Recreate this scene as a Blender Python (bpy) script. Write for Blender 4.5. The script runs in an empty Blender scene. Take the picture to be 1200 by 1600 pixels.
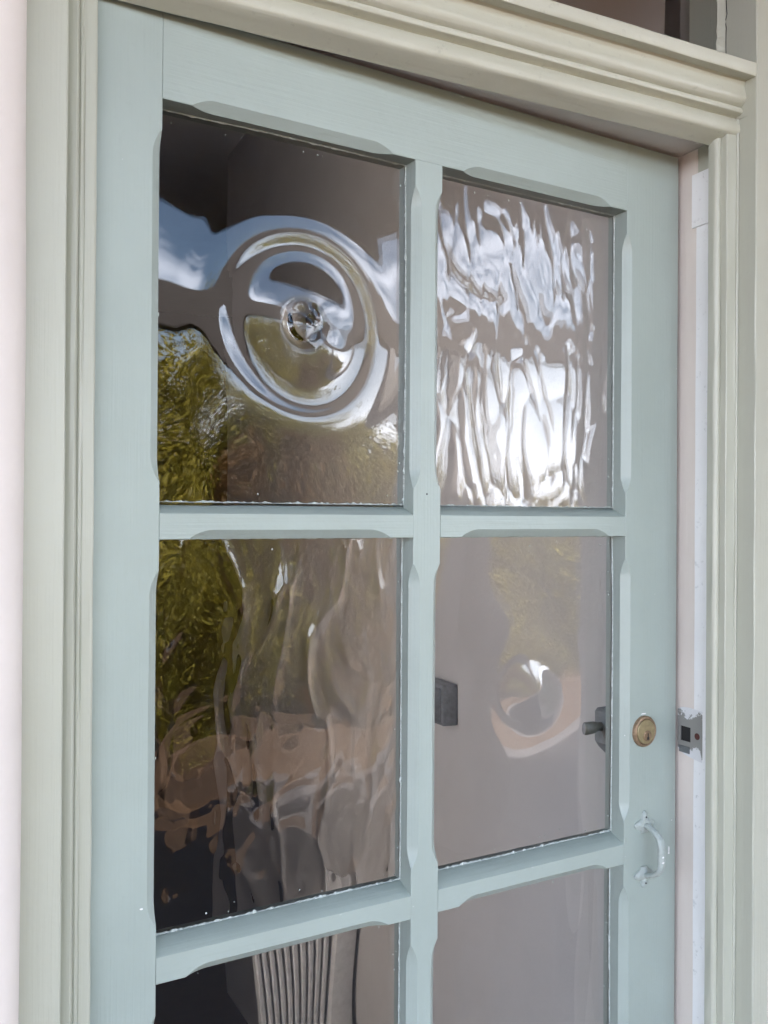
import bpy, bmesh, math, random
import numpy as np
from mathutils import Vector, Matrix

# ------------------------------------------------------------------ camera, sky, sun, exposure
S = 0.85                 # metres per measured unit
EYE = 1.5                # height of the camera above the porch floor
scene = bpy.context.scene
COL = scene.collection

HEAD, PITCH, ROLL = math.radians(26.0), 0.00463, -0.00665
cam_d = bpy.data.cameras.new('camera')
cam = bpy.data.objects.new('camera', cam_d)
COL.objects.link(cam)
cam_d.sensor_fit = 'VERTICAL'
cam_d.sensor_height = 36.0
cam_d.lens = 36.0 * 1440.0 / 1600.0
cam_d.clip_start = 0.02
cam_d.clip_end = 400.0
right0 = Vector((math.cos(HEAD), -math.sin(HEAD), 0))
fwd0 = Vector((math.sin(HEAD), math.cos(HEAD), 0))
fwd = fwd0 * math.cos(PITCH) + Vector((0, 0, 1)) * math.sin(PITCH)
up0 = Vector((0, 0, 1)) * math.cos(PITCH) - fwd0 * math.sin(PITCH)
cr, sr = math.cos(ROLL), math.sin(ROLL)
R_ = right0 * cr - up0 * sr
U_ = right0 * sr + up0 * cr
m = Matrix.Identity(4)
for i in range(3):
    m[i][0], m[i][1], m[i][2] = R_[i], U_[i], -fwd[i]
m[0][3], m[1][3], m[2][3] = 0, 0, EYE
cam.matrix_world = m
scene.camera = cam

SUN_EL, SUN_AZ = math.radians(44), math.radians(35)     # azimuth from +Y (behind the house) towards +X
world = bpy.data.worlds.new('World')
scene.world = world
world.use_nodes = True
wn, wl = world.node_tree.nodes, world.node_tree.links
wn.clear()
w_out = wn.new('ShaderNodeOutputWorld')
w_bg = wn.new('ShaderNodeBackground')
w_sky = wn.new('ShaderNodeTexSky')
w_sky.sky_type = 'NISHITA'
w_sky.sun_disc = False
w_sky.sun_elevation = SUN_EL
w_sky.sun_rotation = SUN_AZ
w_sky.air_density = 1.0
w_sky.dust_density = 2.0
w_bg.inputs['Strength'].default_value = 0.12
# thin cloud over the sky: the same noise everywhere, thicker towards the horizon
w_tc = wn.new('ShaderNodeTexCoord')
w_map = wn.new('ShaderNodeMapping')
w_map.inputs['Scale'].default_value = (1.6, 1.6, 5.0)
w_noise = wn.new('ShaderNodeTexNoise')
w_noise.inputs['Scale'].default_value = 2.2
w_noise.inputs['Detail'].default_value = 6
w_ramp = wn.new('ShaderNodeValToRGB')
w_ramp.color_ramp.elements[0].position = 0.52
w_ramp.color_ramp.elements[1].position = 0.75
w_sep = wn.new('ShaderNodeSeparateXYZ')
w_hz = wn.new('ShaderNodeMapRange')
w_hz.inputs['From Min'].default_value = 0.0
w_hz.inputs['From Max'].default_value = 0.23
w_hz.inputs['To Min'].default_value = 1.0
w_hz.inputs['To Max'].default_value = 0.0
w_max = wn.new('ShaderNodeMath'); w_max.operation = 'MAXIMUM'
w_mul = wn.new('ShaderNodeMath'); w_mul.operation = 'MULTIPLY'; w_mul.inputs[1].default_value = 0.80
w_mix = wn.new('ShaderNodeMix'); w_mix.data_type = 'RGBA'
w_mix.inputs['B'].default_value = (18.8, 19.4, 21.8, 1)
wl.new(w_tc.outputs['Generated'], w_map.inputs['Vector'])
wl.new(w_map.outputs['Vector'], w_noise.inputs['Vector'])
wl.new(w_noise.outputs['Fac'], w_ramp.inputs['Fac'])
wl.new(w_tc.outputs['Generated'], w_sep.inputs['Vector'])
wl.new(w_sep.outputs['Z'], w_hz.inputs['Value'])
wl.new(w_ramp.outputs['Color'], w_max.inputs[0])
wl.new(w_hz.outputs['Result'], w_max.inputs[1])
wl.new(w_max.outputs['Value'], w_mul.inputs[0])
wl.new(w_mul.outputs['Value'], w_mix.inputs['Factor'])
wl.new(w_sky.outputs['Color'], w_mix.inputs['A'])
wl.new(w_mix.outputs['Result'], w_bg.inputs['Color'])
wl.new(w_bg.outputs['Background'], w_out.inputs['Surface'])

sun_d = bpy.data.lights.new('sun', 'SUN')
sun_d.energy = 5.0
sun_d.angle = math.radians(0.5)
sun_d.color = (1.0, 0.93, 0.82)
sun = bpy.data.objects.new('sun', sun_d)
COL.objects.link(sun)
to_sun = Vector((math.sin(SUN_AZ) * math.cos(SUN_EL), math.cos(SUN_AZ) * math.cos(SUN_EL), math.sin(SUN_EL)))
sun.rotation_euler = to_sun.to_track_quat('Z', 'Y').to_euler()

scene.view_settings.view_transform = 'Standard'
scene.view_settings.look = 'None'
scene.view_settings.gamma = 1.0
scene.view_settings.use_curve_mapping = False
scene.view_settings.exposure = 2.68

cy = scene.cycles
cy.use_denoising = True
cy.caustics_reflective = False
cy.caustics_refractive = False
cy.max_bounces = 12
cy.transmission_bounces = 10
cy.glossy_bounces = 6
cy.diffuse_bounces = 5
cy.sample_clamp_indirect = 8.0

# ------------------------------------------------------------------ materials
def nodes(name):
    mt = bpy.data.materials.new(name)
    mt.use_nodes = True
    nt = mt.node_tree
    return mt, nt, nt.nodes['Principled BSDF']

def noise_node(nt, scale, detail=4, rough=0.55, mapscale=None, coord='Object', rot=None):
    tc = nt.nodes.new('ShaderNodeTexCoord')
    mp = nt.nodes.new('ShaderNodeMapping')
    if mapscale: mp.inputs['Scale'].default_value = mapscale
    if rot: mp.inputs['Rotation'].default_value = rot
    nz = nt.nodes.new('ShaderNodeTexNoise')
    nz.inputs['Scale'].default_value = scale
    nz.inputs['Detail'].default_value = detail
    nz.inputs['Roughness'].default_value = rough
    nt.links.new(tc.outputs[coord], mp.inputs['Vector'])
    nt.links.new(mp.outputs['Vector'], nz.inputs['Vector'])
    return nz

def ramp(nt, src, stops):
    r = nt.nodes.new('ShaderNodeValToRGB')
    el = r.color_ramp.elements
    while len(el) < len(stops): el.new(0.5)
    for e, (p, c) in zip(el, stops):
        e.position = p
        e.color = c if len(c) == 4 else (*c, 1)
    nt.links.new(src, r.inputs['Fac'])
    return r

def bumps(nt, bsdf, layers):
    prev = None
    for src, strength, dist in layers:
        b = nt.nodes.new('ShaderNodeBump')
        b.inputs['Strength'].default_value = strength
        b.inputs['Distance'].default_value = dist
        nt.links.new(src, b.inputs['Height'])
        if prev: nt.links.new(prev.outputs['Normal'], b.inputs['Normal'])
        prev = b
    nt.links.new(prev.outputs['Normal'], bsdf.inputs['Normal'])

def paint(name, col, rough=0.38, grain='z', var=0.05, lumps=1.0, dirt=0.0):
    """brushed gloss paint on wood: brush lines along the grain, soft lumps of old coats underneath"""
    mt, nt, bs = nodes(name)
    sc = {'z': (1, 1, 0.02), 'x': (0.02, 1, 1)}[grain]
    brush = noise_node(nt, 420, 3, 0.6, sc)
    soft = noise_node(nt, 34, 3, 0.5)
    wide = noise_node(nt, 7, 4, 0.6)
    fine = noise_node(nt, 240, 2, 0.6)
    c = np.array(col)
    r = ramp(nt, wide.outputs['Fac'], [(0.05, tuple(c * (1 - 2.2 * var))), (0.95, tuple(np.minimum(c * (1 + 2.2 * var), .95)))])
    out = r.outputs['Color']
    if dirt:
        dn = noise_node(nt, 90, 6, 0.7)
        dr = ramp(nt, dn.outputs['Fac'], [(0.30, (dirt, dirt, dirt)), (0.40, (0, 0, 0))])
        mx = nt.nodes.new('ShaderNodeMix'); mx.data_type = 'RGBA'
        mx.inputs['B'].default_value = (*(c * 0.55), 1)
        nt.links.new(dr.outputs['Color'], mx.inputs['Factor'])
        nt.links.new(out, mx.inputs['A'])
        out = mx.outputs['Result']
    nt.links.new(out, bs.inputs['Base Color'])
    rr = ramp(nt, soft.outputs['Fac'], [(0.0, (rough * 0.8,) * 3), (1.0, (rough * 1.25,) * 3)])
    nt.links.new(rr.outputs['Color'], bs.inputs['Roughness'])
    bumps(nt, bs, [(brush.outputs['Fac'], 0.45, 0.0008), (soft.outputs['Fac'], 0.5 * lumps, 0.0016), (fine.outputs['Fac'], 0.15 * lumps, 0.0006)])
    return mt

def plain(name, col, rough=0.6, metallic=0.0, bump=0.0, scale=60, var=0.12, spec=0.5):
    mt, nt, bs = nodes(name)
    nz = noise_node(nt, scale, 5, 0.6)
    c = np.array(col)
    r = ramp(nt, nz.outputs['Fac'], [(0.25, tuple(c * (1 - var))), (0.75, tuple(np.minimum(c * (1 + var), .98)))])
    nt.links.new(r.outputs['Color'], bs.inputs['Base Color'])
    bs.inputs['Roughness'].default_value = rough
    bs.inputs['Metallic'].default_value = metallic
    bs.inputs['Specular IOR Level'].default_value = spec
    if bump:
        bumps(nt, bs, [(nz.outputs['Fac'], bump, 0.004)])
    return mt

M = {}
M['door_z'] = paint('door_paint_upright', (0.352, 0.410, 0.378), 0.36, 'z', 0.05, 1.0, 0.10)
M['door_x'] = paint('door_paint_level', (0.352, 0.410, 0.378), 0.36, 'x', 0.05, 1.0, 0.10)
M['frame_z'] = paint('frame_paint_upright', (0.45, 0.46, 0.385), 0.36, 'z', 0.02, 1.1, 0.0)
M['frame_x'] = paint('frame_paint_level', (0.50, 0.50, 0.41), 0.36, 'x', 0.02, 1.5, 0.35)
M['reveal'] = paint('reveal_paint', (0.74, 0.67, 0.62), 0.4, 'z')
M['white_strip'] = paint('white_strip_paint', (0.87, 0.87, 0.88), 0.4, 'z', 0.04, 1.5, 0.6)
M['putty'] = plain('old_putty', (0.47, 0.52, 0.49), 0.6, 0, 0.4, 300, 0.2)
M['handle'] = plain('handle_paint', (0.38, 0.43, 0.41), 0.3, 0, 0.5, 220, 0.06)
M['brass'] = plain('worn_brass', (0.36, 0.295, 0.17), 0.45, 0.55, 0.2, 260, 0.2)
M['copper'] = plain('lock_ring_metal', (0.30, 0.21, 0.135), 0.5, 0.6, 0.3, 260, 0.3)
M['dark'] = plain('dark_hole', (0.012, 0.011, 0.012), 0.7)
M['steel'] = plain('dull_steel', (0.20, 0.21, 0.22), 0.45, 0.7, 0.2, 120, 0.3)
M['zinc'] = plain('aged_zinc', (0.20, 0.21, 0.22), 0.5, 0.2, 0.3, 90, 0.3)
M['rust'] = plain('rusty_screw_hole', (0.08, 0.025, 0.02), 0.8)

def strike_mat():
    mt, nt, bs = nodes('chipped_painted_steel')
    nz = noise_node(nt, 55, 7, 0.72)
    tc = nt.nodes.new('ShaderNodeTexCoord'); sp = nt.nodes.new('ShaderNodeSeparateXYZ')
    nt.links.new(tc.outputs['Object'], sp.inputs['Vector'])
    # paint is left at the top and bottom edge of the plate
    ab = nt.nodes.new('ShaderNodeMath'); ab.operation = 'ABSOLUTE'
    nt.links.new(sp.outputs['Z'], ab.inputs[0])
    ml = nt.nodes.new('ShaderNodeMath'); ml.operation = 'MULTIPLY_ADD'; ml.inputs[1].default_value = 15; ml.inputs[2].default_value = -0.27
    nt.links.new(ab.outputs[0], ml.inputs[0])
    ad = nt.nodes.new('ShaderNodeMath'); ad.operation = 'ADD'
    nt.links.new(ml.outputs[0], ad.inputs[0]); nt.links.new(nz.outputs['Fac'], ad.inputs[1])
    r = ramp(nt, ad.outputs[0], [(0.52, (0.30, 0.295, 0.28)), (0.54, (0.78, 0.78, 0.80))])
    nt.links.new(r.outputs['Color'], bs.inputs['Base Color'])
    bs.inputs['Roughness'].default_value = 0.45
    bs.inputs['Metallic'].default_value = 0.25
    bumps(nt, bs, [(r.outputs['Color'], 0.4, 0.0006)])
    return mt
M['strike'] = strike_mat()

def plaster(name, col):
    mt, nt, bs = nodes(name)
    a = noise_node(nt, 9, 5, 0.6); b = noise_node(nt, 120, 4, 0.6)
    c = np.array(col)
    r = ramp(nt, a.outputs['Fac'], [(0.05, tuple(c * 0.91)), (0.95, tuple(np.minimum(c * 1.08, .9)))])
    nt.links.new(r.outputs['Color'], bs.inputs['Base Color'])
    bs.inputs['Roughness'].default_value = 0.75
    bumps(nt, bs, [(a.outputs['Fac'], 0.4, 0.006), (b.outputs['Fac'], 0.25, 0.0015)])
    return mt
M['plaster'] = plaster('pinkish_white_render', (0.67, 0.61, 0.565))
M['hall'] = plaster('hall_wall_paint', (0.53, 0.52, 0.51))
M['hall_dark'] = plaster('hall_wall_shade_tone', (0.16, 0.14, 0.15))  # darkened wall colour, stands in for the little light deep in the hall
M['hall_floor'] = plain('hall_floor_boards', (0.10, 0.06, 0.045), 0.4, 0, 0.1, 20)
M['hall_ceiling'] = plaster('hall_ceiling_paint', (0.70, 0.69, 0.67))
M['stair_white'] = plain('stair_gloss_white', (0.70, 0.70, 0.70), 0.35)
M['stair_dark'] = plain('stair_dark_wood', (0.05, 0.03, 0.03), 0.35, 0, 0.1, 30)

def glass_mat(name, tint=(0.97, 0.985, 0.975)):
    mt, nt, bs = nodes(name)
    bs.inputs['Base Color'].default_value = (*tint, 1)
    bs.inputs['Transmission Weight'].default_value = 1.0
    bs.inputs['IOR'].default_value = 1.52
    bs.inputs['Roughness'].default_value = 0.0
    return mt
M['glass'] = glass_mat('old_window_glass')

M['verandah_wood'] = plain('dark_stained_timber', (0.055, 0.045, 0.045), 0.6, 0, 0.2, 30)
M['ceiling_wood'] = plain('porch_ceiling_paint', (0.055, 0.062, 0.10), 0.6, 0, 0.2, 30)
M['post'] = plain('post_grey_paint', (0.22, 0.21, 0.22), 0.5, 0, 0.2, 20)
M['slate'] = plain('dark_paving', (0.055, 0.05, 0.055), 0.55, 0, 0.4, 25)
M['earth'] = plain('reddish_earth', (0.16, 0.10, 0.065), 0.9, 0, 0.8, 14, 0.35)
M['terracotta'] = plain('terracotta_brick', (0.27, 0.12, 0.07), 0.85, 0, 0.6, 40, 0.3)
M['stone'] = plain('pale_paving', (0.19, 0.18, 0.19), 0.7, 0, 0.4, 18)
M['bark'] = plain('bark', (0.09, 0.065, 0.045), 0.9, 0, 0.9, 40, 0.3)
M['roof'] = plain('roof_tile', (0.16, 0.09, 0.07), 0.8, 0, 0.5, 20)

def leaf_mat(name, a, b):
    mt, nt, bs = nodes(name)
    g = nt.nodes.new('ShaderNodeNewGeometry')
    r = ramp(nt, g.outputs['Random Per Island'], [(0.0, a), (1.0, b)])
    nt.links.new(r.outputs['Color'], bs.inputs['Base Color'])
    bs.inputs['Roughness'].default_value = 0.55
    tr = nt.nodes.new('ShaderNodeBsdfTranslucent')
    nt.links.new(r.outputs['Color'], tr.inputs['Color'])
    mx = nt.nodes.new('ShaderNodeMixShader'); mx.inputs[0].default_value = 0.28
    nt.links.new(bs.outputs[0], mx.inputs[1]); nt.links.new(tr.outputs[0], mx.inputs[2])
    nt.links.new(mx.outputs[0], nt.nodes['Material Output'].inputs['Surface'])
    return mt
M['leaf_olive'] = leaf_mat('leaf_olive', (0.17, 0.15, 0.02), (0.46, 0.38, 0.05))
M['leaf_green'] = leaf_mat('leaf_green', (0.12, 0.12, 0.018), (0.34, 0.30, 0.04))
M['leaf_rust'] = leaf_mat('leaf_rust', (0.10, 0.06, 0.015), (0.24, 0.12, 0.03))

# ------------------------------------------------------------------ helpers
def tag(o, label=None, cat=None, group=None, kind=None):
    if label: o['label'] = label
    if cat: o['category'] = cat
    if group: o['group'] = group
    if kind: o['kind'] = kind
    return o

def empty(name, loc=(0, 0, 0), rz=0.0):
    o = bpy.data.objects.new(name, None)
    o.empty_display_size = 0.1
    o.location = loc
    o.rotation_euler = (0, 0, rz)
    COL.objects.link(o)
    return o

def make(name, verts, faces, mat, parent=None, smooth=None, loc=None, fix=True):
    me = bpy.data.meshes.new(name)
    me.from_pydata([tuple(map(float, v)) for v in verts], [], [tuple(map(int, f)) for f in faces])
    if fix:
        bm = bmesh.new(); bm.from_mesh(me)
        bmesh.ops.remove_doubles(bm, verts=bm.verts, dist=1e-6)
        bmesh.ops.recalc_face_normals(bm, faces=bm.faces)
        bm.to_mesh(me); bm.free()
    if smooth is not None:
        me.polygons.foreach_set('use_smooth', [True] * len(me.polygons))
        if smooth < 180: me.set_sharp_from_angle(angle=math.radians(smooth))
    me.materials.append(mat)
    o = bpy.data.objects.new(name, me)
    COL.objects.link(o)
    if parent: o.parent = parent
    if loc: o.location = loc
    return o

class MB:
    def __init__(s): s.v = []; s.f = []
    def add(s, v, f):
        n = len(s.v); s.v += [tuple(x) for x in v]; s.f += [tuple(i + n for i in q) for q in f]
    def box(s, a, b):
        x0, y0, z0 = a; x1, y1, z1 = b
        s.add([(x0,y0,z0),(x1,y0,z0),(x1,y1,z0),(x0,y1,z0),(x0,y0,z1),(x1,y0,z1),(x1,y1,z1),(x0,y1,z1)],
              [(0,3,2,1),(4,5,6,7),(0,1,5,4),(1,2,6,5),(2,3,7,6),(3,0,4,7)])
    def rings(s, rings, caps=True, closed=True):
        n = len(rings[0]); k = len(s.v)
        for r in rings: s.v += [tuple(p) for p in r]
        for i in range(len(rings) - 1):
            for j in range(n if closed else n - 1):
                a, b = k + i*n + j, k + i*n + (j+1) % n
                s.f.append((a, b, b + n, a + n))
        if caps:
            s.f.append(tuple(k + j for j in range(n))[::-1])
            s.f.append(tuple(k + (len(rings)-1)*n + j for j in range(n)))
    def build(s, name, mat, parent=None, smooth=None, loc=None):
        return make(name, s.v, s.f, mat, parent, smooth, loc)

def bevel_box(name, a, b, w, mat, parent=None, seg=2):
    bm = bmesh.new()
    bmesh.ops.create_cube(bm, size=1)
    for v in bm.verts:
        v.co = Vector([a[i] + (v.co[i] + .5) * (b[i] - a[i]) for i in range(3)])
    bmesh.ops.bevel(bm, geom=bm.edges[:], offset=w, segments=seg, profile=0.5, affect='EDGES')
    me = bpy.data.meshes.new(name); bm.to_mesh(me); bm.free()
    me.polygons.foreach_set('use_smooth', [True] * len(me.polygons)); me.set_sharp_from_angle(angle=math.radians(40))
    me.materials.append(mat)
    o = bpy.data.objects.new(name, me); COL.objects.link(o)
    if parent: o.parent = parent
    return o

def loft(rings, prof, mat, name, parent, angle=32):
    """rings along a run; corners of the closed profile sharper than angle stay crisp along the whole run"""
    n = len(prof); P = np.array(prof)
    sharp = []
    for i in range(n):
        u, v = P[i] - P[i-1], P[(i+1) % n] - P[i]
        c = np.dot(u, v) / (np.linalg.norm(u) * np.linalg.norm(v) + 1e-12)
        if math.degrees(math.acos(max(-1, min(1, c)))) > angle: sharp.append(i)
    V, F = [], []
    for k, i0 in enumerate(sharp):
        i1 = sharp[(k + 1) % len(sharp)]
        idx = [i0]
        while idx[-1] != i1: idx.append((idx[-1] + 1) % n)
        base = len(V); m_ = len(idx)
        for r in rings: V += [r[i] for i in idx]
        for a in range(len(rings) - 1):
            for b_ in range(m_ - 1):
                q = base + a * m_ + b_
                F.append((q, q + m_, q + m_ + 1, q + 1))
    for r, rev in ((rings[0], False), (rings[-1], True)):
        base = len(V); V += list(r); f = tuple(range(base, base + n)); F.append(f[::-1] if rev else f)
    o = make(name, V, F, mat, parent, fix=False)
    o.data.polygons.foreach_set('use_smooth', [len(p.vertices) == 4 for p in o.data.polygons])
    return o

def snoise(t, seed, amp):
    rs = np.random.RandomState(seed)
    y = np.zeros_like(t)
    for k in range(6):
        y += rs.randn() * np.sin(t * rs.uniform(6, 60) + rs.uniform(0, 6.28)) / 2.4
    return amp * y

# ------------------------------------------------------------------ the door frame
def z_(u): return EYE + S * u

frame = empty('door_frame', (0.43, 0.74, 0))
tag(frame, 'cream painted wooden door frame with moulded transom around the glazed door', 'door frame')
FX, FY = 0.43, 0.74
def fw(pts): return [(S * x - FX, S * y - FY) for x, y in pts]

def jamb(name, prof, z0, z1, mat, seed, n=70):
    """closed plan profile (metres, frame space) drawn up the height with slight unevenness"""
    rings = []
    zs = np.linspace(z0, z1, n)
    jit = [(snoise(zs, seed + 7*i, 0.00022), snoise(zs, seed + 7*i + 3, 0.00022)) for i in range(len(prof))]
    for k, z in enumerate(zs):
        rings.append([(p[0] + jit[i][0][k], p[1] + jit[i][1][k], z) for i, p in enumerate(prof)])
    return loft(rings, prof, mat, name, frame)

def arc(cx, cy, r, a0, a1, n=6):
    return [(cx + r * math.cos(math.radians(a0 + (a1 - a0) * i / n)), cy + r * math.sin(math.radians(a0 + (a1 - a0) * i / n))) for i in range(n + 1)]

Z_TOP_FRAME = 2.50
# right jamb, measured units: stop bead, quirk, flat fillet, little bead, deep outer reveal, outer face
rp = [(0.8995, 0.868), (0.8772, 0.868), (0.8770, 0.8600)] + arc(0.8822, 0.8592, 0.0052, 180, 300, 7) + \
     [(0.8850, 0.8575), (0.8856, 0.8462), (0.8864, 0.8452), (0.8985, 0.8448), (0.8995, 0.8445)] + \
     arc(0.9012, 0.8435, 0.0018, 170, 330, 4) + [(0.9030, 0.8445), (0.9032, 0.8170), (0.9042, 0.8155), (0.9500, 0.8155), (0.9500, 0.9300), (0.8995, 0.9300)]
jamb('jamb', fw(rp), 0.0, z_(0.50), M['frame_z'], 3)
# its upper length beside the fanlight: only the reveal and the outer face
ru = [(0.9030, 0.9300), (0.9032, 0.8170), (0.9042, 0.8155), (0.9500, 0.8155), (0.9500, 0.9300)]
jamb('upper_jamb', fw(ru), z_(0.50), Z_TOP_FRAME, M['frame_z'], 4, 12)
# left jamb
lp = [(0.1040, 0.868), (0.1276, 0.868), (0.1280, 0.8560)] + arc(0.1240, 0.8545, 0.0040, 0, -80, 5) + \
     [(0.1190, 0.8505), (0.1176, 0.8506), (0.1168, 0.8512), (0.1160, 0.8506)] + arc(0.1144, 0.8504, 0.0014, 0, -180, 5) + [(0.1124, 0.8510), (0.1114, 0.8482), (0.1095, 0.8462), (0.1058, 0.8464), (0.1030, 0.8478),
      (0.1000, 0.8500), (0.0985, 0.8170), (0.0972, 0.8155), (0.0560, 0.8155), (0.0560, 0.9300), (0.1040, 0.9300)]
jamb('jamb', fw(lp), 0.0, z_(0.50), M['frame_z'], 5)
lu = [(0.0985, 0.9300), (0.0985, 0.8170), (0.0972, 0.8155), (0.0560, 0.8155), (0.0560, 0.9300)]
jamb('upper_jamb', fw(lu), z_(0.50), Z_TOP_FRAME, M['frame_z'], 6, 12)
# inner linings of the rebate, in the hall's pinkish cream
b = MB(); b.box((S*0.8995-FX, S*0.9302-FY, 0), (S*0.93-FX, S*1.03-FY, z_(0.487)))
b.build('rebate_lining', M['reveal'], frame)
b = MB(); b.box((S*0.07-FX, S*0.9302-FY, 0), (S*0.1040-FX, S*1.03-FY, z_(0.487)))
b.build('rebate_lining', M['reveal'], frame)
# cream face on the part of the right rebate in front of it, and a white painted strip along the stop
b = MB(); b.box((S*0.8985-FX, S*0.9080-FY, 0), (S*0.8994-FX, S*0.9298-FY, z_(0.486)))
b.build('rebate_face', M['reveal'], frame)
zz = np.linspace(0, z_(0.415), 120)
jt = snoise(zz, 41, 0.0005)
b = MB(); b.rings([[(S*0.8972-FX, S*0.8684-FY, z), (S*0.8972-FX, S*0.9085-FY+j, z), (S*0.8994-FX, S*0.9085-FY+j, z), (S*0.8994-FX, S*0.8684-FY, z)] for z, j in zip(zz, jt)])
b.build('white_strip', M['white_strip'], frame)
b = MB(); b.box((S*0.8935-FX, S*0.8690-FY, z_(0.382)), (S*0.8972-FX, S*0.9130-FY, z_(0.4515)))
b.build('packing_piece', M['white_strip'], frame)

# transom moulding: profile (y, z) drawn along x
tp = [(0.9000, 0.5640), (0.8720, 0.5635), (0.8175, 0.5606), (0.8158, 0.5592), (0.8156, 0.5460), (0.8168, 0.5438), (0.8200, 0.5436), (0.8310, 0.5452),
      (0.8335, 0.5435), (0.8342, 0.5395), (0.8338, 0.5350), (0.8326, 0.5305), (0.8315, 0.5260), (0.8316, 0.5222), (0.8332, 0.5185), (0.8362, 0.5158), (0.8400, 0.5146),
      (0.8412, 0.5138), (0.8382, 0.5128), (0.8370, 0.5108), (0.8368, 0.5085), (0.8378, 0.5066), (0.8405, 0.5054), (0.8480, 0.5050),
      (0.8492, 0.5040), (0.8475, 0.5028), (0.8450, 0.4998), (0.8428, 0.4960), (0.8415, 0.4918), (0.8411, 0.4880), (0.8415, 0.4845), (0.8428, 0.4822), (0.8450, 0.4808),
      (0.8520, 0.4780), (0.8672, 0.4722), (0.8682, 0.4726), (0.8682, 0.4900), (0.9000, 0.4900)]
tx = np.linspace(0.0988, 0.9029, 170)
rings = []
jy = [snoise(tx * 1.0, 100 + 3*i, 0.00022) for i in range(len(tp))]
jz = [snoise(tx * 1.0, 101 + 3*i, 0.00022) for i in range(len(tp))]
for k, x in enumerate(tx):
    rings.append([(S*x-FX, S*(p[0]+jy[i][k])-FY, z_(p[1]+jz[i][k])) for i, p in enumerate(tp)])
loft(rings, tp, M['frame_x'], 'transom_moulding', frame, 38)
# lining of the head above the door
b = MB(); b.box((S*0.07-FX, S*0.9002-FY, z_(0.4872)), (S*0.93-FX, S*1.03-FY, z_(0.53)))
b.box((S*0.1045-FX, S*0.8686-FY, z_(0.4872)), (S*0.8990-FX, S*0.9000-FY, z_(0.4899)))
b.build('head_lining', M['reveal'], frame)
# head of the frame above the fanlight
b = MB(); b.box((S*0.0560-FX, S*0.8157-FY, 2.42), (S*0.95-FX, S*0.9298-FY, 2.499))
b.build('head', M['frame_x'], frame)
# fanlight pane and the ragged putty along its edge
xs = np.linspace(S*0.0988-FX, S*0.9028-FX, 90); zs = np.linspace(z_(0.5645), 2.4195, 40)
def glass_sheet(name, xs, zs, front, back, parent, mat=None, loc=None):
    """closed sheet: front[z,x] and back[z,x] are y values"""
    nx, nz = len(xs), len(zs)
    X, Z = np.meshgrid(xs, zs)
    vf = np.stack([X, front, Z], -1).reshape(-1, 3)
    vb = np.stack([X, back, Z], -1).reshape(-1, 3)
    idx = np.arange(nx * nz).reshape(nz, nx)
    a, b_, c, d = idx[:-1, :-1].ravel(), idx[:-1, 1:].ravel(), idx[1:, 1:].ravel(), idx[1:, :-1].ravel()
    F = np.stack([a, b_, c, d], 1)
    Bk = np.stack([d, c, b_, a], 1) + nx * nz
    per = np.concatenate([idx[0, :], idx[1:, -1], idx[-1, -2::-1], idx[-2:0:-1, 0]])
    nxt = np.roll(per, -1)
    Sd = np.stack([nxt, per, per + nx*nz, nxt + nx*nz], 1)
    V = np.concatenate([vf, vb]); faces = np.concatenate([F, Bk, Sd])
    me = bpy.data.meshes.new(name)
    me.vertices.add(len(V)); me.vertices.foreach_set('co', V.astype(np.float32).ravel())
    me.loops.add(faces.size); me.loops.foreach_set('vertex_index', faces.astype(np.int32).ravel())
    me.polygons.add(len(faces)); me.polygons.foreach_set('loop_start', np.arange(0, faces.size, 4, dtype=np.int32))
    me.update(calc_edges=True); me.validate()
    me.polygons.foreach_set('use_smooth', [True] * len(me.polygons))
    me.set_sharp_from_angle(angle=math.radians(60))
    me.materials.append(mat or M['glass'])
    o = bpy.data.objects.new(name, me); COL.objects.link(o); o.parent = parent
    if loc: o.location = loc
    return o

def field(nx, nz, dx, dz, lx, lz, seed, lo=0.0):
    """smooth random field with correlation lengths lx, lz (metres), unit deviation"""
    rs = np.random.RandomState(seed)
    px, pz = nx * 2, nz * 2
    f = np.fft.fft2(rs.randn(pz, px))
    kx = np.fft.fftfreq(px, dx)[None, :] * 2*np.pi; kz = np.fft.fftfreq(pz, dz)[:, None] * 2*np.pi
    g = np.exp(-((kx*lx)**2 + (kz*lz)**2) / 4)
    if lo: g = g - np.exp(-((kx*lx*lo)**2 + (kz*lz*lo)**2) / 4)
    y = np.real(np.fft.ifft2(f * g))[:nz, :nx]
    return (y - y.mean()) / y.std()

fy = S * 0.876 - FY
w1 = field(90, 40, 0.0076, 0.012, 0.09, 0.14, 60) * 0.0006
glass_sheet('fanlight_pane', xs, zs, fy + w1, fy + 0.004 + w1[::-1], frame)
b = MB()
ztop = zs[-1]
pw = 0.004 + np.abs(snoise(np.linspace(0, 3, 60), 77, 0.0012))
pts = np.linspace(zs[0], ztop, 60)
rg = [[(S*0.9027-FX, fy - 0.009, z), (S*0.9027-FX - w, fy - 0.0008, z), (S*0.9027-FX, fy - 0.0008, z)] for z, w in zip(pts, pw)]
b.rings(rg)
b.build('fanlight_putty', M['frame_z'], frame)
b = MB(); cj = snoise(np.linspace(0, 4, 60), 91, 0.0006)
b.rings([[(S*0.9031-FX + 0.0002, fy - 0.0094 + c_ - 0.0009, z), (S*0.9031-FX - 0.0006, fy - 0.0094 + c_, z), (S*0.9031-FX + 0.0002, fy - 0.0094 + c_ + 0.0009, z)] for z, c_ in zip(pts, cj)])
b.build('putty_crack', M['dark'], frame)

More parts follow.
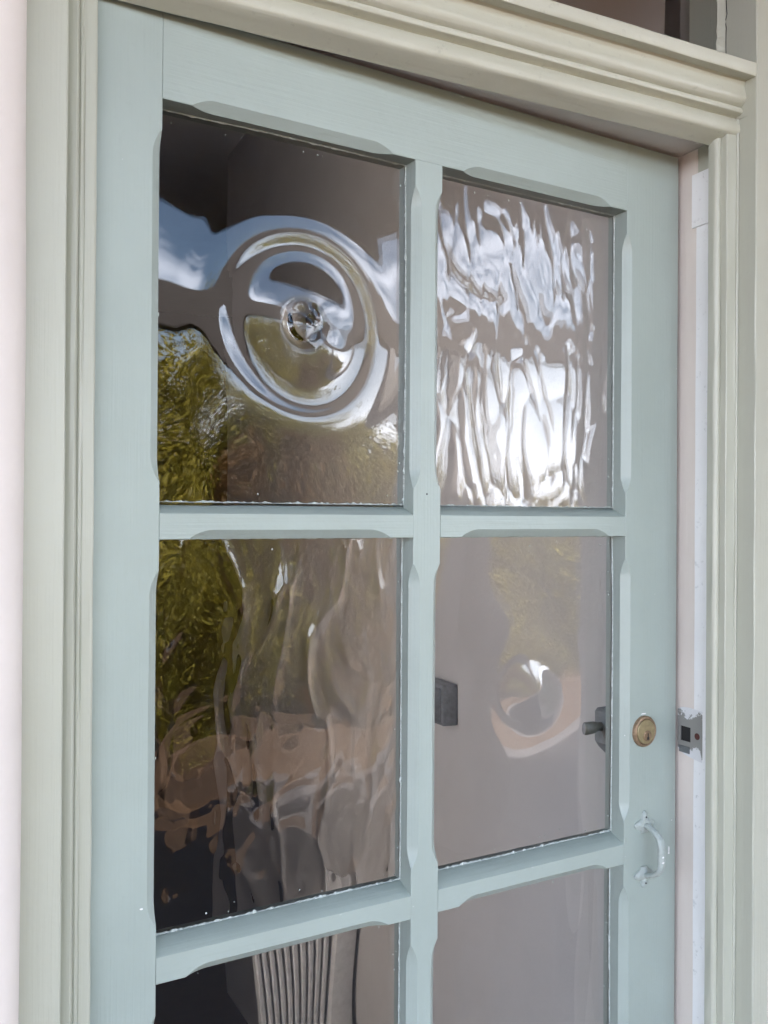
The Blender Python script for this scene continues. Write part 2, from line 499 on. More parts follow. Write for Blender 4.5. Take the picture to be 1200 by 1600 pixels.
# strike plate of the rim latch on the rebate
sy = lambda y: S * y - FY
pl_pts = [(0.9372, -0.2545), (0.9290, -0.2512), (0.9180, -0.2502), (0.8935, -0.2508), (0.8932, -0.3170), (0.8990, -0.3168), (0.9120, -0.3152), (0.9240, -0.3132), (0.9335, -0.3092), (0.9372, -0.3060)]
hole = [(0.9318, -0.2760), (0.9140, -0.2760), (0.9140, -0.2955), (0.9318, -0.2955)]
zc = z_(-0.283)
xo, xi = S*0.8968-FX, S*0.8984-FX
bm = bmesh.new()
ov = [bm.verts.new((xo, sy(y), z_(z) - zc)) for y, z in pl_pts]
hv = [bm.verts.new((xo, sy(y), z_(z) - zc)) for y, z in hole]
oe = [bm.edges.new((ov[i], ov[(i+1) % len(ov)])) for i in range(len(ov))]
he = [bm.edges.new((hv[i], hv[(i+1) % 4])) for i in range(4)]
bmesh.ops.triangle_fill(bm, use_beauty=True, edges=oe + he)
r = bmesh.ops.extrude_face_region(bm, geom=bm.faces[:])
for v in [g for g in r['geom'] if isinstance(g, bmesh.types.BMVert)]: v.co.x = xi
bmesh.ops.recalc_face_normals(bm, faces=bm.faces)
me = bpy.data.meshes.new('strike_plate'); bm.to_mesh(me); bm.free(); me.materials.append(M['strike'])
strike = bpy.data.objects.new('strike_plate', me); COL.objects.link(strike); strike.parent = frame; strike.location = (0, 0, zc)
strike['label'] = 'chipped grey steel strike plate with worn white paint'
b = MB(); b.box((xi - 0.0003, sy(0.9138), -0.0110), (xi + 0.0002, sy(0.9320), 0.0062))
b.build('latch_hole', M['dark'], strike)
def disc(name, cx, cy, cz, r, axis, mat, parent, depth=0.0006, n=20):
    bb = MB(); rings = []
    for d in (0, depth):
        ring = []
        for k in range(n):
            a = 2*math.pi*k/n; p, q = r*math.cos(a), r*math.sin(a)
            ring.append((cx + d, cy + p, cz + q) if axis == 'x' else (cx + p, cy + d, cz + q))
        rings.append(ring)
    bb.rings(rings)
    return bb.build(name, mat, parent, 40)
disc('screw_hole', xo - 0.0004, sy(0.9020), z_(-0.2848) - zc, 0.0037, 'x', M['rust'], strike)
b = MB(); b.box((xo - 0.0012, sy(0.9150), z_(-0.3105) - zc), (xo, sy(0.9330), z_(-0.3020) - zc))
b.build('raised_lip', M['steel'], strike)

# ------------------------------------------------------------------ the door, ajar
HX, HY = S * 0.1045, S * 0.8710
door = empty('door', (HX, HY, 0), math.radians(4.75))
tag(door, 'pale blue green wooden door glazed with old distorted panes, standing ajar', 'door')
du = lambda u: (u + 0.335) * S
xA, xB, xC, xD, xE = du(-0.2476), du(0.0380), du(0.0740), du(0.3617), du(0.4560)
zT, zt1 = z_(0.4824), z_(0.3956)
zr2t, zr2b, zr3t, zr3b = z_(0.0018), z_(-0.0235), z_(-0.4189), z_(-0.4448)
zr4t, zr4b = zr3b - (zr2b - zr3t), zr3b - (zr2b - zr3t) - 0.12
TH, GY, RISE = 0.031, 0.020, 0.009
CM, CMIN, STOP, TRAN = 0.0078, 0.0005, 0.025, 0.021
openings_z = [(zr2t, zt1), (zr3t, zr2b), (zr4t, zr3b)]

def cham(t, a, b, stop=STOP, tran=TRAN, cm=CM):
    """width of the stopped chamfer at t along an edge whose opening runs a..b"""
    d = min(t - a, b - t) - stop
    if d <= 0: return CMIN
    if d >= tran: return cm
    return CMIN + (cm - CMIN) * math.sin(d / tran * math.pi / 2) ** 0.9

def stations(a, b, ops):
    t = {a, b}
    for o0, o1 in ops:
        t |= {o0, o1}
        for e, sg in ((o0, 1), (o1, -1)):
            for k in range(0, 13):
                t.add(e + sg * (STOP + TRAN * k / 12))
    return sorted(x for x in t if a - 1e-9 <= x <= b + 1e-9)

def upright(name, x0, x1, z0, z1, left, right):
    b = MB(); rings = []
    for t in stations(z0, z1, (left or []) + (right or [])):
        cl = max([cham(t, *o) for o in left], default=CMIN) if left else CMIN
        crr = max([cham(t, *o) for o in right], default=CMIN) if right else CMIN
        rings.append([(x0, TH, t), (x0, cl, t), (x0 + cl, 0, t), (x1 - crr, 0, t), (x1, crr, t), (x1, TH, t)])
    b.rings(rings)
    return b.build(name, M['door_z'], door, 25)

def level(name, x0, x1, z0, z1, below, sill=True):
    """rail between uprights; chamfered along its lower edge, weathered slope along its upper edge"""
    b = MB(); rings = []
    for t in stations(x0, x1, below or []):
        c = max([cham(t, *o) for o in below], default=CMIN) if below else CMIN
        r = [(t, TH, z0), (t, c, z0), (t, 0, z0 + c), (t, 0, z1 - 0.0006)]
        if sill: r += [(t, 0.0006, z1), (t, GY + 0.002, z1 + RISE), (t, TH, z1 + RISE)]
        else: r += [(t, 0.0006, z1), (t, TH, z1)]
        rings.append(r)
    b.rings(rings)
    return b.build(name, M['door_x'], door, 25)

upright('stile', 0.0, xA, 0.006, zT, [], openings_z)
upright('stile', xD, xE, 0.006, zT, openings_z, [])
G = 0.00012
level('top_rail', xA + G, xD - G, zt1, zT, [(xA, xB), (xC, xD)], sill=False)
upright('muntin', xB, xC, zr4t, zt1 - G, openings_z, openings_z)
for za, zb in ((zr2b, zr2t), (zr3b, zr3t)):
    level('glazing_rail', xA + G, xB - G, za, zb, [(xA, xB)])
    level('glazing_rail', xC + G, xD - G, za, zb, [(xC, xD)])
level('lock_rail', xA + G, xD - G, zr4b, zr4t - 0.0001, [])
level('bottom_rail', xA + G, xD - G, 0.006, 0.20, [], sill=False)
b = MB(); b.box((xA - 0.004, 0.012, 0.196), (xD + 0.004, 0.028, zr4b + 0.004)); b.build('lower_panel', M['door_z'], door)

# ---- the glass, every pane different
def grid(x0, x1, z0, z1, step):
    e = 0.004
    nx, nz = int((x1 - x0 + 2*e) / step), int((z1 - z0 + 2*e) / step)
    xs = np.linspace(x0 - e, x1 + e, nx); zs = np.linspace(z0 - e, z1 + e, nz)
    return xs, zs, nx, nz

def edge_win(xs, zs, x0, x1, z0, z1, w=0.012):
    ex = np.clip(np.minimum(xs - x0, x1 - xs) / w, 0, 1); ez = np.clip(np.minimum(zs - z0, z1 - zs) / w, 0, 1)
    sm = lambda t: t * t * (3 - 2 * t)
    return sm(ez)[:, None] * sm(ex)[None, :]

def radial_height(r, knots):
    """integrate a slope table dh/dr"""
    rr = np.linspace(0, 0.40, 4000)
    kr, ks = zip(*knots)
    # smooth interpolation of the slope
    s = np.interp(rr, kr, ks)
    k = np.hanning(81); k /= k.sum()
    s = np.convolve(np.pad(s, 40, mode='edge'), k, 'valid')
    h = np.concatenate([[0], np.cumsum((s[1:] + s[:-1]) / 2 * (rr[1] - rr[0]))])
    return np.interp(r, rr, h)

def cells(xs, zs, sx, sz, seed, warp=0.35):
    """hammered relief: convex cells, taller than wide, with soft creases between them"""
    rs = np.random.RandomState(seed)
    X, Z = np.meshgrid(xs, zs)
    nx, nz = len(xs), len(zs)
    dx, dz = xs[1]-xs[0], zs[1]-zs[0]
    X = X + field(nx, nz, dx, dz, sx, sz, seed + 1) * sx * warp
    Z = Z + field(nx, nz, dx, dz, sx*1.2, sz, seed + 2) * sz * warp * 0.7
    gx = np.arange(xs[0] - 2*sx, xs[-1] + 2*sx, sx); gz = np.arange(zs[0] - 2*sz, zs[-1] + 2*sz, sz)
    acc = np.zeros_like(X)
    k = 16.0
    for i, cx in enumerate(gx):
        for j, cz in enumerate(gz):
            px = cx + rs.uniform(-.5, .5) * sx + (0.5 * sx if j % 2 else 0); pz = cz + rs.uniform(-.5, .5) * sz
            off = rs.uniform(-.15, .15)
            d = ((X - px) / sx) ** 2 + ((Z - pz) / sz) ** 2 + off
            acc += np.exp(-k * np.maximum(d, 0) ** 1.35)
    return np.log(acc + 1e-30) / k          # smooth maximum of paraboloids, about 0 on top, down in creases

def pane(name, col, row, kind, label):
    x0, x1 = (xA, xB) if col == 0 else (xC, xD)
    z0, z1 = openings_z[row]; z0 += RISE
    step = {'bull': 0.00085, 'bull2': 0.0010, 'cell': 0.0010, 'soft': 0.0012}.get(kind, 0.002)
    xs, zs, nx, nz = grid(x0, x1, z0, z1, step)
    X, Z = np.meshgrid(xs, zs); dx, dz = xs[1]-xs[0], zs[1]-zs[0]
    W = edge_win(xs, zs, x0, x1, z0, z1)
    sd = 10 * row + col + 5
    back = field(nx, nz, dx, dz, 0.05, 0.07, sd + 200) * 0.00018
    if kind == 'bull':
        cx, cz = du(-0.090), z_(0.2017)
        ax = X - cx; az = (Z - cz) * 0.985
        wob = 1 + 0.03 * np.sin(np.arctan2(az, ax) * 2 + 0.6) + 0.02 * np.sin(np.arctan2(az, ax) * 3 + 2)
        r = np.hypot(ax, az) * wob
        h = radial_height(r, [(0, -0.01), (0.016, -0.055), (0.030, -0.10), (0.047, -0.15), (0.053, -0.11), (0.057, -0.025), (0.061, 0.0), (0.066, 0.02), (0.074, 0.135), (0.080, 0.07), (0.085, 0.012), (0.091, -0.012), (0.096, -0.05),
                              (0.104, -0.072), (0.118, -0.040), (0.15, -0.026), (0.22, -0.018), (0.4, -0.015)])
        h = h + 0.0000035 * np.sin(r / 0.0046 * 6.283) * np.exp(-((r - 0.080) / 0.02) ** 2)
        h = h - h.min() * 0.96
        n1 = field(nx, nz, dx, dz, 0.045, 0.05, sd) * 0.00035
        # the blown sheet leans a little at its hinge side
        dzz = Z - (cz + 0.027)
        gl = np.clip((cx - 0.030 - X) / 0.075, 0, 1); gl = gl * gl * (3 - 2 * gl)
        h = h - 0.026 * 0.11 * np.tanh(dzz / 0.11) * gl
        h = h - min(h.min(), 0)
        # pontil scar
        scar = np.exp(-(r / 0.0150) ** 3)
        h = h + scar * (0.0004 + 0.0009 * field(nx, nz, dx, dz, 0.0060, 0.0060, sd + 1)) + n1 * (1 - scar)
        # a second small swelling beside the scar
        q = np.hypot(X - cx - 0.030, (Z - cz + 0.022))
        h = h + 0.0013 * np.exp(-(q / 0.012) ** 2)
        h = np.maximum(h, 0)
        back = back * 0.6 - h * (1 - scar * 0.8) * 0.93
    elif kind == 'bull2':
        cx, cz = du(0.2287), z_(-0.216)
        ax, az = X - cx, Z - cz
        r = np.hypot(ax, az); th = np.arctan2(az, ax)
        h = radial_height(r, [(0, -0.07), (0.006, -0.16), (0.018, -0.20), (0.031, -0.16), (0.041, -0.05), (0.048, 0.004), (0.058, 0.006), (0.08, -0.010), (0.2, -0.012)])
        h = h - h.min()
        sw = 0.00030 * np.sin(th * 2 - r * 120 + 0.7) * np.exp(-((r - 0.022) / 0.014) ** 2)
        scar = np.exp(-(r / 0.006) ** 3)
        h = h + sw + scar * (0.00003 + 0.00010 * field(nx, nz, dx, dz, 0.003, 0.003, sd + 1)) + field(nx, nz, dx, dz, 0.05, 0.06, sd) * 0.00042
        h = np.maximum(h, 0)
        back = back * 0.6 - h * 0.93
    elif kind == 'cell':
        h = cells(xs, zs, 0.0160, 0.045, sd, 0.32) * 0.00150 + field(nx, nz, dx, dz, 0.012, 0.034, sd + 3) * 0.00010
        edge = np.clip((x1 - X) / 0.04, 0, 1)
        h = h * (0.50 + 0.50 * edge)
        h = (h - h.mean()) * (0.3 + 0.7 * W) + 0.0006
        back = back - 0.75 * h
    elif kind == 'soft':
        h = cells(xs, zs, 0.021, 0.038, sd, 0.4) * 0.00062 + field(nx, nz, dx, dz, 0.016, 0.045, sd + 3) * 0.00016
        h = (h - h.mean()) * (0.3 + 0.7 * W) + 0.0006
        back = back + cells(xs, zs, 0.020, 0.050, sd + 40) * 0.0016
    elif kind == 'wavy':
        h = field(nx, nz, dx, dz, 0.016, 0.11, sd) * 0.00045
    else:
        h = field(nx, nz, dx, dz, 0.05, 0.06, sd) * 0.00030
        back = back * 2.5
    front = GY - h + 0.001
    o = glass_sheet(name, xs, zs, front, np.maximum(GY + 0.005 + back, front + 0.0015), door)
    if label: o['label'] = label
    # ragged line of putty and paint round the glass, thickest along the sill
    rs = np.random.RandomState(sd + 700)
    mb = MB()
    def bead(p0, p1, inward, base, amp, n):
        t = np.linspace(0, 1, n)
        w = base + amp * np.abs(rs.randn(n)) * (rs.rand(n) < 0.55)
        w = np.convolve(np.pad(w, 1, mode='edge'), [0.25, 0.5, 0.25], 'valid')
        p0, p1, inn = np.array(p0), np.array(p1), np.array(inward)
        rings = []
        for k in range(n):
            c = p0 + (p1 - p0) * t[k]
            c2 = c + inn * w[k]
            fx = int(np.clip(round((c[0] - xs[0]) / dx), 0, nx-1)); fz = int(np.clip(round((c[1] - zs[0]) / dz), 0, nz-1))
            gy = min(front[fz, fx], front[int(np.clip(round((c2[1]-zs[0])/dz),0,nz-1)), int(np.clip(round((c2[0]-xs[0])/dx),0,nx-1))])
            rings.append([(c[0], gy - 0.0012 - 0.4*w[k], c[1]), (c2[0], gy - 0.0002, c2[1]), (c[0], gy + 0.0008, c[1])])
        mb.rings(rings)
    bead((x0, z0), (x1, z0), (0, 1), 0.0006, 0.0010, 190)
    bead((x0, z1), (x1, z1), (0, -1), 0.0005, 0.0006, 110)
    bead((x0, z0), (x0, z1), (1, 0), 0.0005, 0.0005, 140)
    bead((x1, z0), (x1, z1), (-1, 0), 0.0005, 0.0005, 180)
    for q in range(16):
        ex = rs.rand(); px_ = x0 + (x1 - x0) * (ex if rs.rand() < .5 else (0.97 + 0.02 * rs.rand())); pz_ = z0 + (z1 - z0) * (rs.rand() if px_ > x1 - 0.01 else (0.015 + 0.03 * rs.rand() if rs.rand() < .6 else 0.97))
        fx = int(np.clip(round((px_ - xs[0]) / dx), 0, nx-1)); fz = int(np.clip(round((pz_ - zs[0]) / dz), 0, nz-1)); gy = front[fz, fx]; rr_ = rs.uniform(0.0003, 0.0008)
        pr = [(px_ + rr_ * rs.uniform(.6, 1.3) * math.cos(q2), pz_ + rr_ * rs.uniform(.6, 1.8) * math.sin(q2)) for q2 in [1.047 * j for j in range(6)]]
        mb.rings([[(u_, gy - 0.0005, v_) for u_, v_ in pr], [(u_, gy + 0.0003, v_) for u_, v_ in pr]])
    mb.build('putty_bead', M['putty'], o)
    return o

pane('pane', 0, 0, 'bull', 'pane of crown glass with a large bullseye boss')
pane('pane', 1, 0, 'cell', 'pane of strongly rippled hammered glass')
pane('pane', 0, 1, 'soft', 'pane of softly rippled glass')
pane('pane', 1, 1, 'bull2', 'pane of glass with a small bullseye swirl')
pane('pane', 0, 2, 'flat', None)
pane('pane', 1, 2, 'wavy', 'pane of glass with faint upright waves')

# ---- lock cylinder
lx, lz = du(0.3955), z_(-0.2776)
def lathe(name, prof, cx, cz, mat, parent, n=48, smooth=35):
    """prof: (radius, y) from rim to centre"""
    b = MB(); rings = []
    for r, y in prof:
        rings.append([(cx + r*math.cos(2*math.pi*k/n), y, cz + r*math.sin(2*math.pi*k/n)) for k in range(n)])
    b.rings(rings, caps=True)
    return b.build(name, mat, parent, smooth)
cyl = lathe('lock_cylinder', [(0.0172, 0.001), (0.0172, -0.0018), (0.0164, -0.0034), (0.0146, -0.0042), (0.0138, -0.0036), (0.0136, -0.0030)], lx, lz, M['copper'], door)
cyl['label'] = 'round brass rim lock cylinder'
lathe('cylinder_face', [(0.01345, -0.0025), (0.0133, -0.0042), (0.0128, -0.0047), (0.0040, -0.0049)], lx, lz, M['brass'], cyl)
lathe('plug', [(0.0060, -0.0046), (0.0059, -0.0054), (0.0054, -0.0058), (0.001, -0.0058)], lx + 0.0012, lz - 0.0045, M['copper'], cyl, 32)
b = MB()
kx, kz = lx + 0.0012, lz - 0.0050
b.box((kx - 0.0007, -0.00605, kz - 0.0005), (kx + 0.0007, -0.0057, kz + 0.0035))
b.box((kx - 0.0016, -0.00605, kz - 0.0036), (kx + 0.0016, -0.0057, kz - 0.0006))
b.build('keyway', M['dark'], cyl)

# ---- pull handle: two leaf-ended feet and a bowed grip
hx = du(0.3965)
zt_, zb_ = z_(-0.3985), z_(-0.4640)
def leaf_foot(zc, sg):
    prof = [(0, 1.0), (0.22, 0.86), (0.30, 0.62), (0.26, 0.42), (0.55, 0.34), (0.98, 0.12), (1.0, -0.05), (0.72, -0.30), (0.40, -0.42), (0.30, -0.62)]
    k = 0.0148
    outl = [(p * k, q * k * sg) for p, q in prof] + [(-p * k, q * k * sg) for p, q in prof[::-1] if p > 0]
    b = MB()
    ring = lambda f, y: [(hx + p * f, y, zc + q * f) for p, q in outl]
    b.rings([ring(1.0, 0.0005), ring(1.0, -0.0016), ring(0.9, -0.0027), ring(0.5, -0.0042)])
    return b
grip = MB()
n = 26
path, rad = [], []
for i in range(n + 1):
    t = i / n
    zc = zt_ + (zb_ - zt_) * t
    e = math.sin(math.pi * t)
    path.append((hx + 0.0012 * e, -0.003 - 0.0225 * (1 - (2*t - 1) ** 4) ** 0.8 if 0 < t < 1 else -0.002, zc))
    rad.append((0.0042 + 0.0011 * e, 0.0027 + 0.0007 * e))
rings = []
for i, p in enumerate(path):
    a = np.array(path[max(i-1, 0)]); c = np.array(path[min(i+1, n)])
    tg = (c - a) / np.linalg.norm(c - a)
    sx = np.array([1.0, 0, 0]); nn = np.cross(tg, sx); nn /= np.linalg.norm(nn)
    rings.append([tuple(np.array(p) + sx * rad[i][0] * math.cos(q) + nn * rad[i][1] * math.sin(q)) for q in np.linspace(0, 2*math.pi, 14, endpoint=False)])
grip.rings(rings)
hnd = grip.build('pull_handle', M['handle'], door, 60)
hnd['label'] = 'small painted metal pull handle with leaf shaped ends'
leaf_foot(zt_, 1).build('handle_foot', M['handle'], hnd, 35)
leaf_foot(zb_, -1).build('handle_foot', M['handle'], hnd, 35)
for zc, sg in ((zt_, 1), (zb_, -1)):
    disc('pin_hole', hx, -0.0046, zc + sg * 0.0085, 0.0009, 'y', M['dark'], hnd, 0.002, 10)

# chips of missing paint
rs = np.random.RandomState(8)
def chip(x, z, w, h, mat=None, y=-0.00025, parent=None):
    k = 9; b = MB()
    o = [(math.cos(2*math.pi*i/k) * w * rs.uniform(.6, 1.1), math.sin(2*math.pi*i/k) * h * rs.uniform(.6, 1.1)) for i in range(k)]
    b.rings([[(x + p, y, z + q) for p, q in o], [(x + p, y + 0.0004, z + q) for p, q in o]])
    return b.build('paint_chip', mat or M['white_strip'], parent or door)
chip(du(0.4439), z_(-0.4397), 0.0007, 0.0048)
chip(du(0.4436), z_(-0.4450), 0.0016, 0.0010)
chip(du(0.4490), z_(-0.4020), 0.0006, 0.0007)
chip(du(0.362), z_(-0.2795), 0.0005, 0.0007)
chip(du(-0.262), z_(-0.3700), 0.0015, 0.0008)
chip(du(0.3955), z_(-0.2550), 0.0055, 0.0007)
for cu, cv, cw, ch in ((0.4535, 0.02, .0007, .0030), (0.4530, -0.18, .0006, .0016), (0.4532, -0.36, .0008, .0022), (0.4534, 0.20, .0006, .0012), (0.3640, -0.4350, .0011, .0006), (0.041, -0.431, .0009, .0007),
                       (0.10, 0.4800, .0030, .0006), (0.22, 0.4806, .0050, .0006), (-0.2500, 0.1900, .0005, .0018), (-0.2495, -0.2300, .0005, .0014), (-0.05, -0.4205, .0018, .0005), (0.21, -0.4200, .0022, .0005), (0.415, -0.10, .0006, .0006), (-0.285, 0.33, .0005, .0006)):
    chip(du(cu), z_(cv), cw, ch, M['putty'])
for dz_, w_ in ((0.013, .0014), (0.0065, .0024)):
    chip(hx - 0.0005, (zt_ + zb_)/2 - 0.012 + dz_ * .9, w_, 0.0012, None, -0.0290, hnd)
disc('nail_hole', du(0.0555), -0.0004, z_(0.0251), 0.0008, 'y', M['dark'], door, 0.0006, 10)

# ---- night latch on the inside, seen through the small bullseye pane
nl = MB()
bx0, bx1, bz0, bz1 = du(0.374), xE - 0.002, z_(-0.3165), z_(-0.2560)
outl = [(bx0 + 0.004, bz1), (bx1, bz1), (bx1, bz0 - 0.010), (bx0 + 0.022, bz0 - 0.010), (bx0 + 0.006, bz0 + 0.004), (bx0, bz0 + 0.012), (bx0, bz1 - 0.004)]
cxm, czm = (bx0 + bx1)/2, (bz0 + bz1)/2
rg = []
for y, f in ((TH, 1.0), (TH + 0.022, 1.0), (TH + 0.030, 0.94), (TH + 0.033, 0.82)):
    rg.append([(cxm + (x - cxm)*f, y, czm + (z - czm)*f) for x, z in outl])
nl.rings(rg)
latch = nl.build('night_latch', M['zinc'], door, 35)
latch['label'] = 'grey metal night latch on the inner face of the door'
kb = MB(); rg = []
for x, w, hgt in ((bx0 + 0.006, 0.0045, 0.0060), (bx0 - 0.004, 0.0035, 0.0052), (bx0 - 0.010, 0.0045, 0.0070), (bx0 - 0.024, 0.0040, 0.0078), (bx0 - 0.0265, 0.003, 0.0066)):
    zc = z_(-0.2800); yc = TH + 0.018
    rg.append([(x, yc + w*math.cos(a), zc + hgt*math.sin(a)) for a in [math.pi/4*(k+.5) for k in range(8)]])
kb.rings(rg); kb.build('latch_snib', M['steel'], latch, 40)

# ------------------------------------------------------------------ house wall
WF = S * 0.762           # face of the rendered wall
def wall_ring(xe, sg, z, j):
    """plan of one pier: rounded arris towards the doorway"""
    r = 0.024
    cx, cyy = xe - sg * r, WF + r
    pts = [(cx + sg * r * math.sin(a), cyy - r * math.cos(a)) for a in np.linspace(0, math.pi/2, 8)]
    return pts
hw = MB()
zs_ = np.linspace(0, 2.4995, 90)
for xe, sg, far, seed in ((S*0.0640, 1, -4.5, 21), (S*0.9290, -1, 5.5, 27)):
    j = snoise(zs_ * 0.8, seed, 0.0007); j2 = snoise(zs_ * .5, seed + 2, 0.0006)
    rg = []
    for k, z in enumerate(zs_):
        c = [(x + j[k], y + j2[k], z) for x, y in wall_ring(xe, sg, z, 0)]
        rg.append([(far, WF, z)] + c + [(xe + j[k], S*0.945, z), (far, S*0.945, z)])
    hw.rings(rg)
hw.box((-4.5, WF, 2.5), (5.5, S*0.945, 3.3))
house = hw.build('house_wall', M['plaster'], None, 40)
tag(house, 'pinkish white rendered house wall around the doorway', 'wall')

# ------------------------------------------------------------------ the hall behind the door
def struct(name, b, mat):
    return tag(b.build(name, mat), kind='structure')
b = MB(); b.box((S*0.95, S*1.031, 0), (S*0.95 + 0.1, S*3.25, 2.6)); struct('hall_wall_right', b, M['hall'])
# unseen left wall set close, with an opening added to light the hall
WY0, WY1, WZ0, WZ1 = 0.90, 1.46, 0.35, 2.15
b = MB(); b.box((-0.45, S*0.945, 0), (-0.35, WY0, 2.6)); b.box((-0.45, WY1, 0), (-0.35, 5.0, 2.6))
b.box((-0.45, WY0, 0), (-0.35, WY1, WZ0)); b.box((-0.45, WY0, WZ1), (-0.35, WY1, 2.6))
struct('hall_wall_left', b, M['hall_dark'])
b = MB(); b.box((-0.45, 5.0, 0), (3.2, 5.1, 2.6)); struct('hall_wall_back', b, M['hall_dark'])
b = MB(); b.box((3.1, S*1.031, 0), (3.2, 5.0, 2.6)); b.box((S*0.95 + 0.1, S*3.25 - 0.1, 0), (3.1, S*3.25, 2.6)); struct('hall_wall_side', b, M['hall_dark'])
b = MB(); b.box((-0.35, S*0.93, -0.05), (3.1, 5.0, 0.0)); struct('hall_floor', b, M['hall_floor'])
b = MB(); b.box((-0.45, S*0.945, 2.6), (3.2, 5.1, 2.7)); struct('hall_ceiling', b, M['hall_ceiling'])

# stair foot in the hall: white newel, close white slats, dark sloping string
st = empty('staircase', (S*0.905, S*2.08, 0))
tag(st, 'white slatted stair foot with dark sloping string inside the hall', 'staircase')
bevel_box('newel_post', (-0.020, -0.03, 0), (0.030, 0.03, 0.76), 0.006, M['stair_white'], st)
for k in range(10):
    x = -0.028 - k * 0.0165
    bevel_box('slat', (x - 0.0115, -0.012, 0.12 + (k + 1) * 0.0145), (x, 0.012, 0.70), 0.003, M['stair_white'], st, 1)
b = MB(); b.add([(-0.018, -0.05, -0.02), (-0.018, -0.05, 0.16), (-0.95, -0.05, 1.00), (-0.95, -0.05, 0.80), (-0.018, 0.05, -0.02), (-0.018, 0.05, 0.16), (-0.95, 0.05, 1.00), (-0.95, 0.05, 0.80)],
                 [(0,1,2,3),(4,7,6,5),(0,4,5,1),(1,5,6,2),(2,6,7,3),(3,7,4,0)])
b.build('string', M['stair_dark'], st)

# small dark box on the hall wall
wp = empty('wall_box', (S*0.95, S*1.665, z_(-0.378)))
tag(wp, 'small dark grey metal box on the hall wall', 'box')
bevel_box('case', (-0.030, -0.052, -0.036), (0.0, 0.052, 0.034), 0.003, M['zinc'], wp)
bevel_box('cover', (-0.034, -0.046, -0.030), (-0.0302, 0.046, 0.028), 0.0015, M['steel'], wp)

# ------------------------------------------------------------------ porch, garden (seen mirrored in the panes)
b = MB(); b.box((-60, -90, -0.30), (60, 30, -0.16)); struct('ground', b, M['earth'])
b = MB(); b.box((-4.5, -2.80, -0.158), (5.5, S*0.93, -0.002)); struct('porch_floor', b, M['slate'])
b = MB(); b.box((2.3, -3.30, -0.158), (6.5, -2.81, -0.06)); struct('path', b, M['stone'])

ver = empty('verandah', (0.5, -0.6, 0))
tag(ver, 'dark timber verandah with boarded ceiling over the door', 'verandah')
vx, vy = 0.5, -0.6
ys = np.linspace(WF - 0.003, -0.74, 13)
for k in range(12):
    b = MB(); b.box((-4.4 - vx, ys[k+1] + 0.003 - vy, 2.52 + 0.002 * (k % 2)), (5.4 - vx, ys[k] - vy, 2.545)); b.build('ceiling_board', M['ceiling_wood'], ver)
b = MB(); b.box((-4.4 - vx, -0.80 - vy, 2.47), (5.4 - vx, -0.741 - vy, 2.60)); b.build('fascia', M['verandah_wood'], ver)
b = MB(); b.box((-4.4 - vx, -1.82 - vy, 2.25), (5.4 - vx, -1.70 - vy, 2.47)); b.build('beam', M['verandah_wood'], ver)
for x in (-2.6, 2.60):
    bevel_box('post', (x - 0.10 - vx, -1.86 - vy, -0.002), (x + 0.10 - vx, -1.66 - vy, 2.249), 0.012, M['post'], ver)

# unseen roof added to keep the sun off the porch
b = MB(); b.add([(-4.6, -0.70, 2.70), (5.6, -0.70, 2.70), (5.6, 1.15, 3.38), (-4.6, 1.15, 3.38), (-4.6, -0.70, 2.62), (5.6, -0.70, 2.62), (5.6, 1.15, 3.30), (-4.6, 1.15, 3.30)],
                [(0,1,2,3),(7,6,5,4),(0,4,5,1),(1,5,6,2),(2,6,7,3),(3,7,4,0)])
b.v = [(x, y, z + 0.02) for x, y, z in b.v]
roof = b.build('sun_block_roof', M['roof'])
tag(roof, 'unseen tiled roof added above the verandah ceiling to block the sun', 'roof')

# low terracotta wall with a coping, courses as bricks
lw = empty('garden_wall', (1.5, -3.4, -0.16))
tag(lw, 'low terracotta brick wall in front of the shrubs', 'wall')
br = bpy.data.meshes.new('brick')
bmx = bmesh.new(); bmesh.ops.create_cube(bmx, size=1)
for v in bmx.verts: v.co = Vector((v.co.x * 0.215, v.co.y * 0.10, v.co.z * 0.065))
bmx.to_mesh(br); bmx.free(); br.materials.append(M['terracotta'])
rnd = random.Random(3)
for row in range(5):
    for k in range(38):
        o = bpy.data.objects.new('brick', br); COL.objects.link(o); o.parent = lw
        o.location = (-2.6 + k * 0.226 + (0.113 if row % 2 else 0), rnd.uniform(-.004, .004), 0.034 + row * 0.076)
b = MB(); b.box((-2.72, 0.003, 0.0), (6.0, 0.11, 0.383)); b.build('mortar_core', M['earth'], lw)

def leaves(n, centre, rad, size, seed, lump=6):
    r_ = np.random.RandomState(seed)
    # clumps spread through the crown
    cl = r_.randn(lump * 5, 3); cl /= np.linalg.norm(cl, axis=1)[:, None]; cl *= r_.uniform(0.35, 1.0, (len(cl), 1))
    ci = r_.randint(0, len(cl), n)
    p = (cl[ci] + r_.randn(n, 3) * 0.17) * np.array(rad) + np.array(centre)
    nrm = lambda q: q / np.linalg.norm(q, axis=1)[:, None]
    a = nrm(r_.randn(n, 3)); t = r_.randn(n, 3); t = nrm(t - a * (t * a).sum(1)[:, None]); bt = np.cross(a, t)
    sz = (size * r_.uniform(.6, 1.3, n))[:, None]
    V = np.stack([p - t*sz, p + bt*sz*.55, p + t*sz, p - bt*sz*.55], 1).reshape(-1, 3)
    F = np.arange(4 * n).reshape(n, 4)
    return V.tolist(), F.tolist()

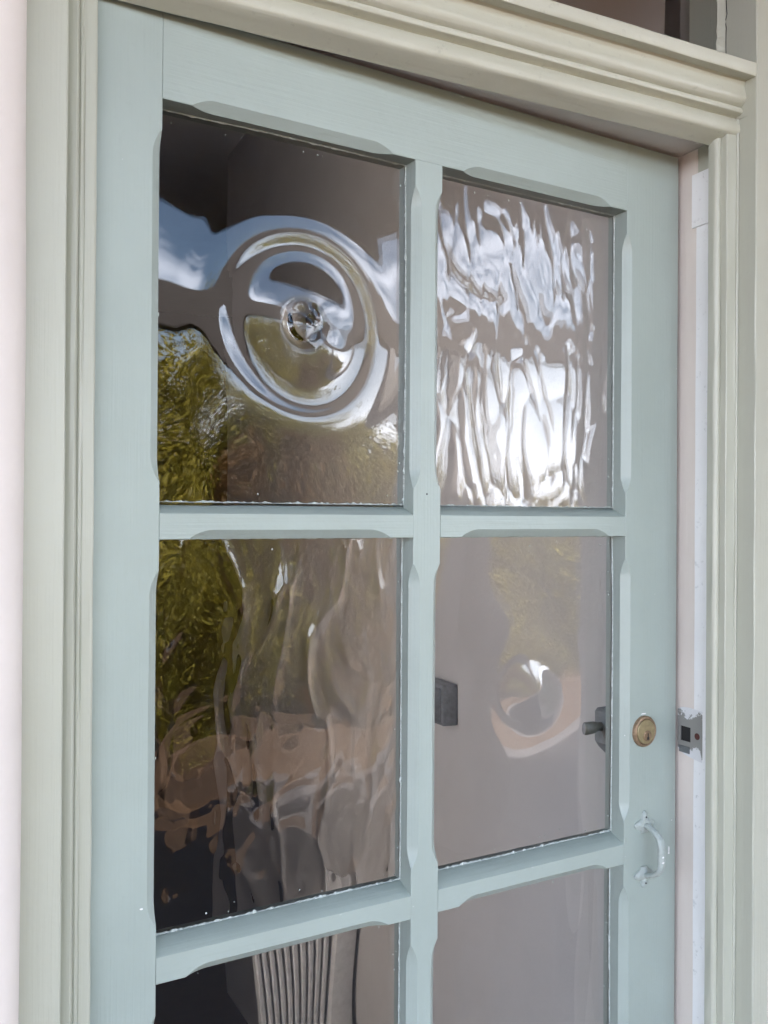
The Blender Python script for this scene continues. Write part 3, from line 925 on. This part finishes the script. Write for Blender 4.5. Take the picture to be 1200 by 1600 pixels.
def tree(name, label, cat, loc, trunk_h, rad, n, size, mat, seed, group=None):
    t = empty(name, loc); tag(t, label, cat, group)
    V, F = leaves(n, (0, 0, trunk_h + rad[2] * 0.75), rad, size, seed)
    make('crown', V, F, mat, t, fix=False)
    r_ = random.Random(seed)
    b = MB()
    top = trunk_h + rad[2] * 0.9
    def limb(p0, p1, r0, r1):
        p0, p1 = Vector(p0), Vector(p1); d = (p1 - p0).normalized(); s = d.orthogonal().normalized(); q = d.cross(s)
        b.rings([[tuple(p0.lerp(p1, f) + (s * math.cos(a) + q * math.sin(a)) * (r0 + (r1 - r0) * f)) for a in [2*math.pi*k/8 for k in range(8)]] for f in (0, .5, 1)])
    limb((0, 0, -0.02), (0.05, 0, top * .7), 0.05 + rad[2] * .03, 0.03)
    for k in range(6):
        a = k * 1.05 + r_.random()
        limb((0.03, 0, trunk_h * .7 + k * .05), (rad[0] * .7 * math.cos(a), rad[1] * .7 * math.sin(a), trunk_h + rad[2] * (0.6 + .5 * r_.random())), 0.03, 0.01)
    b.build('trunk', M['bark'], t)
    return t

hedge = empty('hedge', (3.0, -4.15, -0.16))
tag(hedge, 'dense olive and rust coloured hedge mirrored in the glass behind the low wall', 'hedge')
for i, (x, rz_, mt) in enumerate([(-2.8, 0.72, 'leaf_olive'), (-1.7, 0.66, 'leaf_green'), (-0.6, 0.74, 'leaf_olive'), (0.5, 0.84, 'leaf_rust'), (1.5, 0.92, 'leaf_olive'), (2.6, 0.95, 'leaf_olive'), (3.7, 0.92, 'leaf_green')]):
    V, F = leaves(20000, (x, 0, 0.30 + rz_ * 0.75), (0.76, 0.55, rz_), 0.026, 30 + i)
    make('foliage', V, F, M[mt], hedge, fix=False)
    b = MB()
    for k in range(5):
        dx_ = (k - 2) * 0.12
        b.rings([[(x + dx_ * f + 0.018 * (1.2 - f) * math.cos(q), 0.018 * (1.2 - f) * math.sin(q), f * (0.4 + rz_)) for q in [1.047 * j for j in range(6)]] for f in (0, 0.5, 1.0)])
    b.build('stems', M['bark'], hedge)
tree('tree', 'taller olive green tree mirrored in the bullseye pane', 'tree', (2.4, -5.4, -0.16), 1.0, (1.45, 1.1, 1.45), 30000, 0.030, M['leaf_olive'], 50)
tree('tree', 'broad dark green tree mirrored beside the olive one', 'tree', (4.4, -5.6, -0.16), 0.9, (1.35, 1.1, 1.05), 26000, 0.030, M['leaf_green'], 51)
tree('tree', 'rust coloured autumn tree mirrored beyond the shrubs', 'tree', (6.2, -8.4, -0.16), 0.9, (1.3, 1.2, 0.8), 16000, 0.030, M['leaf_rust'], 52)
